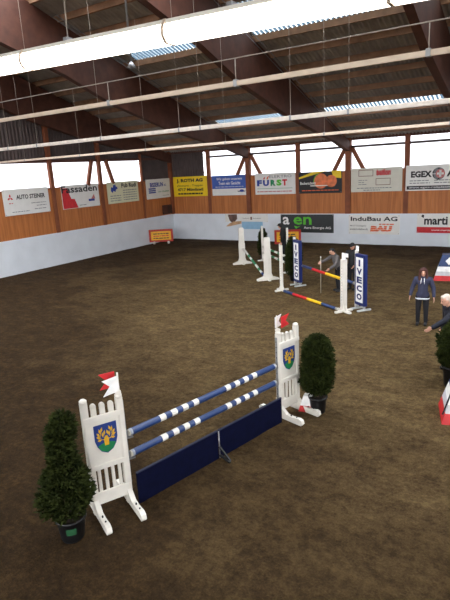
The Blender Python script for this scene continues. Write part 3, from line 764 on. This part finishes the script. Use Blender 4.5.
sign_board('red and yellow board behind the person in black, before the anthracite banner', -12.85, 26.6, math.radians(24), 1.5, .8, .16, 80)

# small truncated pyramids
def pyramid(label, x, y, ang, s_):
    t = thing('pyramid_block', label, 'jump filler', (x, y, 0), ang, 'striped pyramid blocks'); hB, hT, Ht = .52*s_, .25*s_, .95*s_
    def wd(f): return hB+(hT-hB)*f
    lv = [(0, .38, RED, 'red_band'), (.38, 1, INKW, 'white_band')] if s_ < .5 else [(0, .2, RED, 'red_band'), (.2, .36, P('band_grey', 196, 196, 200), 'white_band'), (.36, .55, INKW, 'white_band'), (.55, 1, BLUE, 'blue_band')]
    for a, c, m, n in lv:
        b = MB(); va = [b.bm.verts.new((i*wd(a), j*wd(a)*.8, a*Ht)) for i, j in ((-1, -1), (1, -1), (1, 1), (-1, 1))]; vb = [b.bm.verts.new((i*wd(c), j*wd(c)*.8, c*Ht)) for i, j in ((-1, -1), (1, -1), (1, 1), (-1, 1))]
        b.mi(m); b.bm.faces.new(va[::-1]); b.bm.faces.new(vb)
        for k in range(4): b.bm.faces.new((va[k], va[(k+1) % 4], vb[(k+1) % 4], vb[k]))
        b.build(n, t)
    if s_ < .5: return
    b = MB(); zc = .76; dz = .15; b.mi(INKW)
    pt = []
    for dx, f in ((0, zc-dz), (.13*s_, zc), (0, zc+dz), (-.13*s_, zc)): pt.append(b.bm.verts.new((dx, -wd(f)*.8-.006, f*Ht)))
    b.bm.faces.new(pt); b.build('diamond', t, False)
    b = MB()
    for i in (-1, 1): b.bar((i*hB*.985, -hB*.8-.004, .2*Ht), (i*hT, -hT*.8-.004, Ht), .025, .012, INK)
    b.build('edge_strip', t)
pyramid('striped red, white and blue pyramid block near the back wall banners', -3.28, 20.6, math.radians(8), 1.0)
pyramid('striped pyramid block cut off by the picture edge, before the right shrub', -.98, 9.3, math.radians(14), 1.0)
pyramid('small red and white pyramid block between front wing and its shrub', -3.66, 8.30, math.radians(10), .32)

# ------------------------------------------------------------------ potted shrubs
def foliage_mat(name, c1, c2):
    m = mat(name, srgb(*c2), .75, .0); nt = m.node_tree
    r = [n for n in nt.nodes if n.type == 'VALTORGB'][0]; r.color_ramp.elements[0].color = (*srgb(*c1), 1); r.color_ramp.elements[1].color = (*srgb(*c2), 1)
    [n for n in nt.nodes if n.type == 'TEX_NOISE'][0].inputs['Scale'].default_value = 9
    return m
LEAF = foliage_mat('conifer_foliage', (26, 34, 14), (58, 66, 28))
LEAF.node_tree.nodes['Principled BSDF'].inputs['Specular IOR Level'].default_value = .1
STEM = P('shrub_stem', 74, 56, 40, rough=.9)
def shrub(label, x, y, prof, n, pot=(.2, .32), seed=0, size=.07, sticker=False, group='potted conifers beside the fences'):
    """prof: list of (z, radius, dx, dy)"""
    rnd = random.Random(seed); t = thing('potted_shrub', label, 'plant', (x, y, 0), 0, group)
    r, h = pot
    b = MB(); b.lathe([(r*.74, -.005), (r*.78, .02), (r*.95, h*.88), (r*1.04, h*.88), (r*1.06, h), (r*.97, h), (r*.93, h*.9), (.02, h*.88)], POTM); p = b.build('pot', t)
    b = MB(); b.lathe([(r*.93, h*.86), (r*.9, h*.93), (.02, h*.96)], P('potting_soil', 40, 30, 22, rough=.95), 20); b.build('soil', p)
    if sticker:
        b = MB(); a0 = -1.1; K = 8; i = b.mi(P('sticker_green', 30, 84, 50)); pv = None
        for k in range(K+1):
            an = a0+k*.09; q = []
            for z in (h*.42, h*.70):
                rr = (r*.78+(r*.95-r*.78)*(z/h/.88))+.004; q.append(b.bm.verts.new((rr*math.cos(an), rr*math.sin(an), z)))
            if pv: b.bm.faces.new((pv[0], q[0], q[1], pv[1]))
            pv = q
        b.build('sticker', p)
    b = MB(); b.tube([(0, 0, h*.8)]+[(pp[2], pp[3], pp[0]) for pp in prof[1:-1]], .02, STEM, 8, radii=[.025]+[.022-.016*k/len(prof) for k in range(len(prof)-2)]); b.build('stem', t)
    b = MB(); b.mi(LEAF); zs = [p_[0] for p_ in prof]
    def at(z):
        for q0, q1 in zip(prof[:-1], prof[1:]):
            if q0[0] <= z <= q1[0]:
                f = (z-q0[0])/(q1[0]-q0[0]); return [q0[i]+(q1[i]-q0[i])*f for i in (1, 2, 3)]
        return prof[-1][1:]
    mx = max(p_[1] for p_ in prof); c = 0
    while c < n:
        z = rnd.uniform(zs[0], zs[-1]); R_, dx, dy = at(z)
        if rnd.random() > R_/mx+.08: continue
        c += 1
        an = rnd.uniform(0, 2*PI); lump = 1+.36*noise.noise((math.cos(an)*2.2+seed, math.sin(an)*2.2, z*4.5))
        rr = R_*lump*math.sqrt(rnd.uniform(.25, 1.0))
        o_ = Vector((dx+rr*math.cos(an), dy+rr*math.sin(an), z)); out = Vector((math.cos(an), math.sin(an), rnd.uniform(.1, 1.3))).normalized()
        for _ in range(4):
            dv = (out+Vector((rnd.gauss(0, .55), rnd.gauss(0, .55), rnd.gauss(0, .45)))).normalized(); sd = dv.cross(Vector((rnd.gauss(0, 1), rnd.gauss(0, 1), rnd.gauss(0, 1)))).normalized()
            l = size*rnd.uniform(.6, 1.3); wv = size*.16
            v = [b.bm.verts.new(o_), b.bm.verts.new(o_+dv*l*.5+sd*wv), b.bm.verts.new(o_+dv*l), b.bm.verts.new(o_+dv*l*.5-sd*wv)]
            b.bm.faces.new(v)
    b.build('foliage', t, False)
    return t
shrub('uneven potted conifer left of the front fence with a green pot sticker', -4.93, 3.66, [(.34, .14, 0, 0), (.44, .26, -.03, -.03), (.66, .32, -.01, -.01), (.9, .25, .01, 0), (1.10, .17, .0, .0), (1.26, .12, .0, .0), (1.46, .16, .03, .02), (1.62, .13, .04, .03), (1.73, .05, .05, .03)], 2900, (.19, .32), 1, .075, True)
shrub('dense egg-shaped potted conifer behind the right wing of the front fence', -3.47, 8.3, [(.38, .14, 0, 0), (.48, .24, 0, 0), (.7, .28, 0, 0), (1.0, .27, 0, 0), (1.26, .24, 0, 0), (1.42, .16, 0, 0), (1.49, .06, 0, 0)], 5200, (.17, .32), 2)
shrub('tall potted conifer in front of the man in the dark navy jacket', -1.44, 10.52, [(.42, .2, 0, 0), (.55, .32, 0, 0), (.9, .36, 0, 0), (1.2, .27, 0, 0), (1.38, .15, .06, 0.03), (1.52, .05, .1, 0.05)], 6000, (.27, .46), 3)
shrub('slim dark potted conifer beside the left lettered wing', -8.72, 18.5, [(.22, .18, 0, 0), (.4, .26, 0, 0), (.9, .3, 0, 0), (1.35, .26, 0, 0), (1.62, .14, 0, 0), (1.74, .05, 0, 0)], 2600, (.17, .26), 4, .09)
shrub('small potted conifer behind the far thin white post', -12.3, 22.62, [(.2, .16, 0, 0), (.4, .24, 0, 0), (.8, .22, 0, 0), (1.2, .17, 0, 0), (1.46, .08, 0, 0), (1.52, .03, 0, 0)], 1500, (.16, .25), 5, .09)
shrub('potted conifer behind the pyramid block below the red-banded banner', -2.98, 22.4, [(.3, .2, 0, 0), (.6, .34, 0, 0), (1.1, .36, 0, 0), (1.5, .25, 0, 0), (1.75, .08, 0, 0)], 2200, (.2, .3), 6, .09)

# ------------------------------------------------------------------ people
def capsules(segs, m, voxel, name, parent):
    """one continuous surface grown over tapered limbs; segs: (a, ra, b, rb) or (centre, (rx, ry, rz))"""
    bm = bmesh.new()
    for s_ in segs:
        t = bmesh.new()
        if len(s_) == 2:
            q = bmesh.ops.create_icosphere(t, subdivisions=3, radius=1)
            for v in t.verts: v.co = Vector(s_[0])+Vector((v.co.x*s_[1][0], v.co.y*s_[1][1], v.co.z*s_[1][2]))
        else:
            for c, r in ((s_[0], s_[1]), (s_[2], s_[3])):
                q = bmesh.ops.create_icosphere(t, subdivisions=2, radius=r)
                for v in q['verts']: v.co = v.co+Vector(c)
            h = bmesh.ops.convex_hull(t, input=t.verts[:])
            bmesh.ops.delete(t, geom=[g for g in set(h['geom_interior']) if isinstance(g, bmesh.types.BMVert)], context='VERTS')
        me = bpy.data.meshes.new('x'); t.to_mesh(me); t.free(); bm.from_mesh(me); bpy.data.meshes.remove(me)
    me = bpy.data.meshes.new(name); bm.to_mesh(me); bm.free()
    o = bpy.data.objects.new(name, me); C.objects.link(o)
    r = o.modifiers.new('r', 'REMESH'); r.mode = 'VOXEL'; r.voxel_size = voxel
    sm = o.modifiers.new('s', 'SMOOTH'); sm.iterations = 3; sm.factor = .5
    m2 = bpy.data.meshes.new_from_object(o.evaluated_get(bpy.context.evaluated_depsgraph_get()))
    bpy.data.objects.remove(o); bpy.data.meshes.remove(me)
    m2.name = name; m2.materials.clear(); m2.materials.append(m)
    for p in m2.polygons: p.use_smooth = True
    o = bpy.data.objects.new(name, m2); C.objects.link(o); o.parent = parent
    return o
SKIN = P('skin', 206, 156, 132, rough=.55, var=.05)
def V(*a): return Vector(a)
def person(label, x, y, rz, top_m, leg_m, hair_m, pose=None, s=1.0, hair='short', top='jacket', female=False, cap=None, group=None):
    """faces -y; pose overrides joint positions (metres, standing height 1.70 before scaling)"""
    J = dict(head=V(0, -.01, 1.585), neck=V(0, .01, 1.43), chest=V(0, .015, 1.25), belly=V(0, .0, 1.06), pelvis=V(0, .01, .93),
             shL=V(-.185, .015, 1.385), shR=V(.185, .015, 1.385), elL=V(-.25, .03, 1.11), elR=V(.25, .03, 1.11), wrL=V(-.27, -.03, .87), wrR=V(.27, -.03, .87),
             hiL=V(-.095, .01, .89), hiR=V(.095, .01, .89), knL=V(-.105, -.01, .49), knR=V(.105, -.01, .49), anL=V(-.11, .03, .09), anR=V(.11, .03, .09))
    look = V(0, -1, 0)
    if pose:
        look = pose.pop('look', look); J.update(pose)
    J = {k: v*s for k, v in J.items()}; look = look.normalized()
    t = thing('person', label, 'person', (x, y, 0), rz, group)
    sd = look.cross(V(0, 0, 1)).normalized(); up = (J['head']-J['neck']).normalized()
    up = (up-look*up.dot(look)).normalized(); sd = look.cross(up).normalized()
    hd = J['head']; h = lambda a, b, c: hd+(sd*a+look*b+up*c)*s
    body = [(hd, (.078*s, .092*s, .112*s)), (h(0, .012, .03), .082*s, h(0, .03, -.06), .055*s), (h(0, .05, -.075), .034*s, h(0, .03, -.06), .05*s),
            (h(0, .088, .015), .010*s, h(0, .106, -.022), .014*s)]
    for q in (-1, 1): body.append((h(q*.078, -.005, .012), .018*s, h(q*.08, -.008, -.025), .012*s))
    body += [(J['neck'], .058*s, h(0, -.01, -.06), .05*s), (J['chest'], .13*s, J['belly'], .115*s), (J['belly'], .115*s, J['pelvis'], .125*s)]
    for q in 'LR':
        body += [(J['chest'], .11*s, J['sh'+q], .06*s), (J['neck'], .05*s, J['sh'+q], .055*s), (J['sh'+q], .055*s, J['el'+q], .043*s), (J['el'+q], .043*s, J['wr'+q], .028*s)]
        body += [(J['pelvis'], .11*s, J['hi'+q], .09*s), (J['hi'+q], .088*s, J['kn'+q], .058*s), (J['kn'+q], .056*s, J['an'+q], .038*s)]
        ff = V(0, -1, 0); body.append((J['an'+q]-V(0, 0, .03)*s, .036*s, J['an'+q]+(ff*.14+V(0, 0, -.055))*s, .028*s))
        d_ = (J['wr'+q]-J['el'+q]).normalized(); fx = V(0, -1, 0); fx = (fx-d_*fx.dot(d_)); fx = fx.normalized() if fx.length > .1 else V(1, 0, 0)
        pn = d_.cross(fx).normalized()*(1 if q == 'L' else -1); pc = J['wr'+q]+d_*.055*s
        for k in range(4):
            ofs = fx*(.030-.020*k)*s
            body.append((J['wr'+q]+d_*.01*s+ofs*.5, .015*s, pc+d_*.035*s+ofs, .013*s))
            a = pc+d_*.035*s+ofs; l = (.036, .042, .039, .03)[k]*s; m1 = a+d_*l; m2 = m1+(d_*.85-pn*.5).normalized()*l*.9
            body += [(a, .0105*s, m1, .0095*s), (m1, .0095*s, m2, .008*s)]
        th = J['wr'+q]+d_*.025*s+fx*.025*s; t1 = th+(d_*.6+fx*.8).normalized()*.035*s
        body += [(th, .014*s, t1, .011*s), (t1, .011*s, t1+(d_*.9+fx*.3).normalized()*.03*s, .009*s)]
    capsules(body, SKIN, .0075*s, 'body', t)
    for q in (-1, 1):
        b = MB(); b.ball(h(q*.032, .083, .012), .011*s, P('eye_dark', 30, 24, 22)); b.build('eye', t)
    b = MB(); b.ball(h(0, .082, -.052), .02*s, P('lips', 160, 80, 78), sc=(1, .5, .35)); b.build('mouth', t)
    # clothes
    e = .016*s; top_s = [(J['chest'], .13*s+e, J['belly'], .125*s+e), (J['belly'], .125*s+e, J['pelvis']+(J['belly']-J['pelvis'])*.1, .142*s+e)]
    for q in 'LR':
        w_ = J['el'+q]+(J['wr'+q]-J['el'+q])*.93
        top_s += [(J['chest'], .12*s+e, J['sh'+q], .062*s+e), (J['neck']-V(0, 0, .025)*s, .05*s+e, J['sh'+q], .058*s+e), (J['sh'+q], .062*s+e, J['el'+q], .05*s+e), (J['el'+q], .05*s+e, w_, .034*s+e)]
    nb = J['neck']; top_s.append((nb, .055*s+e, nb+V(0, 0, .012)*s, .052*s+e))
    if top == 'hoodie': top_s += [(J['pelvis']+V(-.062, 0, -.02)*s, .13*s, J['pelvis']+V(.062, 0, -.02)*s, .13*s)]
    if top == 'hoodie': top_s += [(nb+V(-.07, .05, 0)*s, .05*s, nb+V(.07, .05, 0)*s, .05*s), (nb+V(0, .1, -.05)*s, .06*s, nb+V(0, .08, -.1)*s, .06*s)]
    jk = capsules(top_s, top_m, .011*s, top, t)
    if top == 'hoodie':
        for q in (-1, 1):
            b = MB(); b.tube([nb+V(q*.035, -.085, -.01)*s, nb+V(q*.045, -.145, -.08)*s, nb+V(q*.05, -.166, -.16)*s], .007*s, INKW, 8); b.build('drawstring', jk)
        b = MB(); pz = J['pelvis']+(J['belly']-J['pelvis'])*.0-V(0, 0, .075)*s
        b.lathe([(.133*s, pz.z-.06*s), (.14*s, pz.z-.045*s), (.14*s, pz.z-.02*s), (.12*s, pz.z-.01*s)], P('hem_white', 190, 195, 205), 28)
        for v in b.bm.verts: v.co.x = v.co.x*1.42+pz.x; v.co.y += pz.y
        b.build('hem', jk)
    e = .013*s; lg = []
    for q in 'LR':
        lg += [(J['pelvis'], .112*s+e, J['hi'+q], .088*s+e), (J['hi'+q], .092*s+e, J['kn'+q], .062*s+e), (J['kn'+q], .062*s+e, J['an'+q]+V(0, 0, .03)*s, .046*s+e)]
    capsules(lg, leg_m, .011*s, 'trousers', t)
    for q in 'LR':
        a = J['an'+q]; z0 = V(0, 0, -.042)*s
        capsules([(a+z0+V(0, .03, 0)*s, .05*s, a+z0+V(0, -.15, .0)*s, .046*s), (a, .05*s, a+z0, .05*s)], P('shoe_dark', 26, 24, 24), .009*s, 'shoe', t)
    # hair
    if hair == 'long':
        hs = [(h(0, -.012, .034), (.1*s, .1*s, .112*s)), (h(0, -.06, -.02), .085*s, J['neck']+V(0, .07, -.08)*s, .075*s)]
        for q in (-1, 1): hs += [(h(q*.072, .02, .07), .04*s, h(q*.09, .02, -.08), .042*s), (h(q*.09, .02, -.08), .042*s, h(q*.11, .07, -.29), .036*s), (h(q*.03, .06, .09), .03*s, h(q*.08, .045, .02), .024*s)]
        capsules(hs, hair_m, .011*s, 'hair', t)
    elif hair == 'short':
        capsules([(h(0, -.022, .03), (.088*s, .092*s, .105*s)), (h(-.03, .045, .09), .03*s, h(.03, .045, .09), .03*s), (h(0, -.06, -.03), .06*s, h(0, -.05, -.06), .05*s)], hair_m, .010*s, 'hair', t)
    if cap:
        c = capsules([(h(0, -.008, .05), (.094*s, .104*s, .082*s)), (h(-.04, .09, .055), .02*s, h(.04, .09, .055), .02*s), (h(-.025, .15, .045), .014*s, h(.025, .15, .045), .014*s), (h(-.04, .09, .055), .016*s, h(-.025, .15, .045), .014*s), (h(.04, .09, .055), .016*s, h(.025, .15, .045), .014*s)], cap, .009*s, 'cap', t)
    return t
HOOD = P('hoodie_blue', 48, 51, 74, rough=.85, var=.1, scale=20)
JEANS = P('trousers_black', 22, 22, 28, rough=.9)
NAVYJ = P('jacket_navy', 15, 18, 32, rough=.8)
GREYJ = P('jacket_grey', 90, 86, 85, rough=.85, var=.12, scale=15)
BLKJ = P('jacket_black', 20, 20, 23, rough=.8)
BRH = P('hair_auburn', 66, 28, 20, rough=.6)
DKH = P('hair_dark', 30, 24, 22, rough=.6)
GRH = P('hair_white', 200, 186, 172, rough=.6)
def facing(x, y, tx=0, ty=0): return math.atan2(ty-y, tx-x)+PI/2
person('girl with long auburn hair in a blue hoodie and black trousers', -2.93, 14.4, facing(-2.93, 14.4, -1.2, 0), HOOD, JEANS, BRH,
       dict(elL=V(-.285, .03, 1.12), elR=V(.285, .03, 1.12), wrL=V(-.33, -.03, .90), wrR=V(.31, -.04, .88), look=V(.1, -1, -.12)), .945, 'long', 'hoodie', True)
person('man with short pale hair in a dark navy jacket reaching out one arm', -1.68, 11.30, math.atan2(-.6, -.8)+PI/2, NAVYJ, JEANS, GRH,
       dict(head=V(.0, -.16, 1.56), neck=V(0, -.07, 1.42), chest=V(0, -.03, 1.25), shL=V(-.19, -.05, 1.37), shR=V(.19, -.05, 1.37), elR=V(.24, -.30, 1.19), wrR=V(.22, -.53, 1.07), elL=V(-.27, .0, 1.1), wrL=V(-.27, -.06, .87), look=V(0, -1, -.35)), 1.02, 'short')
person('person in a grey jacket leaning forward to hold the measuring stick', -6.42, 17.35, math.radians(-48), GREYJ, JEANS, DKH,
       dict(head=V(.0, -.24, 1.50), neck=V(0, -.14, 1.37), chest=V(0, -.09, 1.20), belly=V(0, -.04, 1.04), pelvis=V(0, .02, .93), shL=V(-.18, -.11, 1.32), shR=V(.18, -.11, 1.32),
            elR=V(.25, -.2, 1.06), wrR=V(.2, -.40, .92), elL=V(-.20, -.36, 1.20), wrL=V(-.15, -.585, 1.12), look=V(0, -.8, -.5)), .98, 'short')
person('person in a black cap and black jacket standing beside the right lettered wing', -6.05, 17.75, math.radians(-12), BLKJ, JEANS, DKH,
       dict(elL=V(-.26, -.06, 1.12), wrL=V(-.16, -.24, .98), elR=V(.27, -.04, 1.12), wrR=V(.2, -.2, .95), look=V(.2, -1, -.25)), 1.0, 'short', cap=BLKJ)
person('person dressed in black standing behind the tall thin white post', -11.08, 22.48, math.radians(-75), BLKJ, JEANS, DKH,
       dict(head=V(-.02, -.16, 1.60), neck=V(0, -.08, 1.45), chest=V(0, -.03, 1.27), elL=V(-.27, .02, 1.13), wrL=V(-.26, -.05, .9), elR=V(.27, .0, 1.13), wrR=V(.25, -.06, .9), look=V(-.5, -1, -.1)), 1.05, 'short', cap=BLKJ)
# measuring stick in the grey jacket person's hand
t = thing('measuring_stick', 'thin pale measuring stick held upright by the person in grey', 'stick', (-6.92, 16.92, 0))
b = MB(); b.tube([(0, 0, 0), (.01, 0, 1.3)], .012, P('stick_wood', 190, 180, 160), 8); b.build('rod', t)
b = MB(); b.lathe([(.014, 1.28), (.016, 1.31), (.008, 1.33)], WHITE, 10, (.01, 0)); b.build('tip', t)
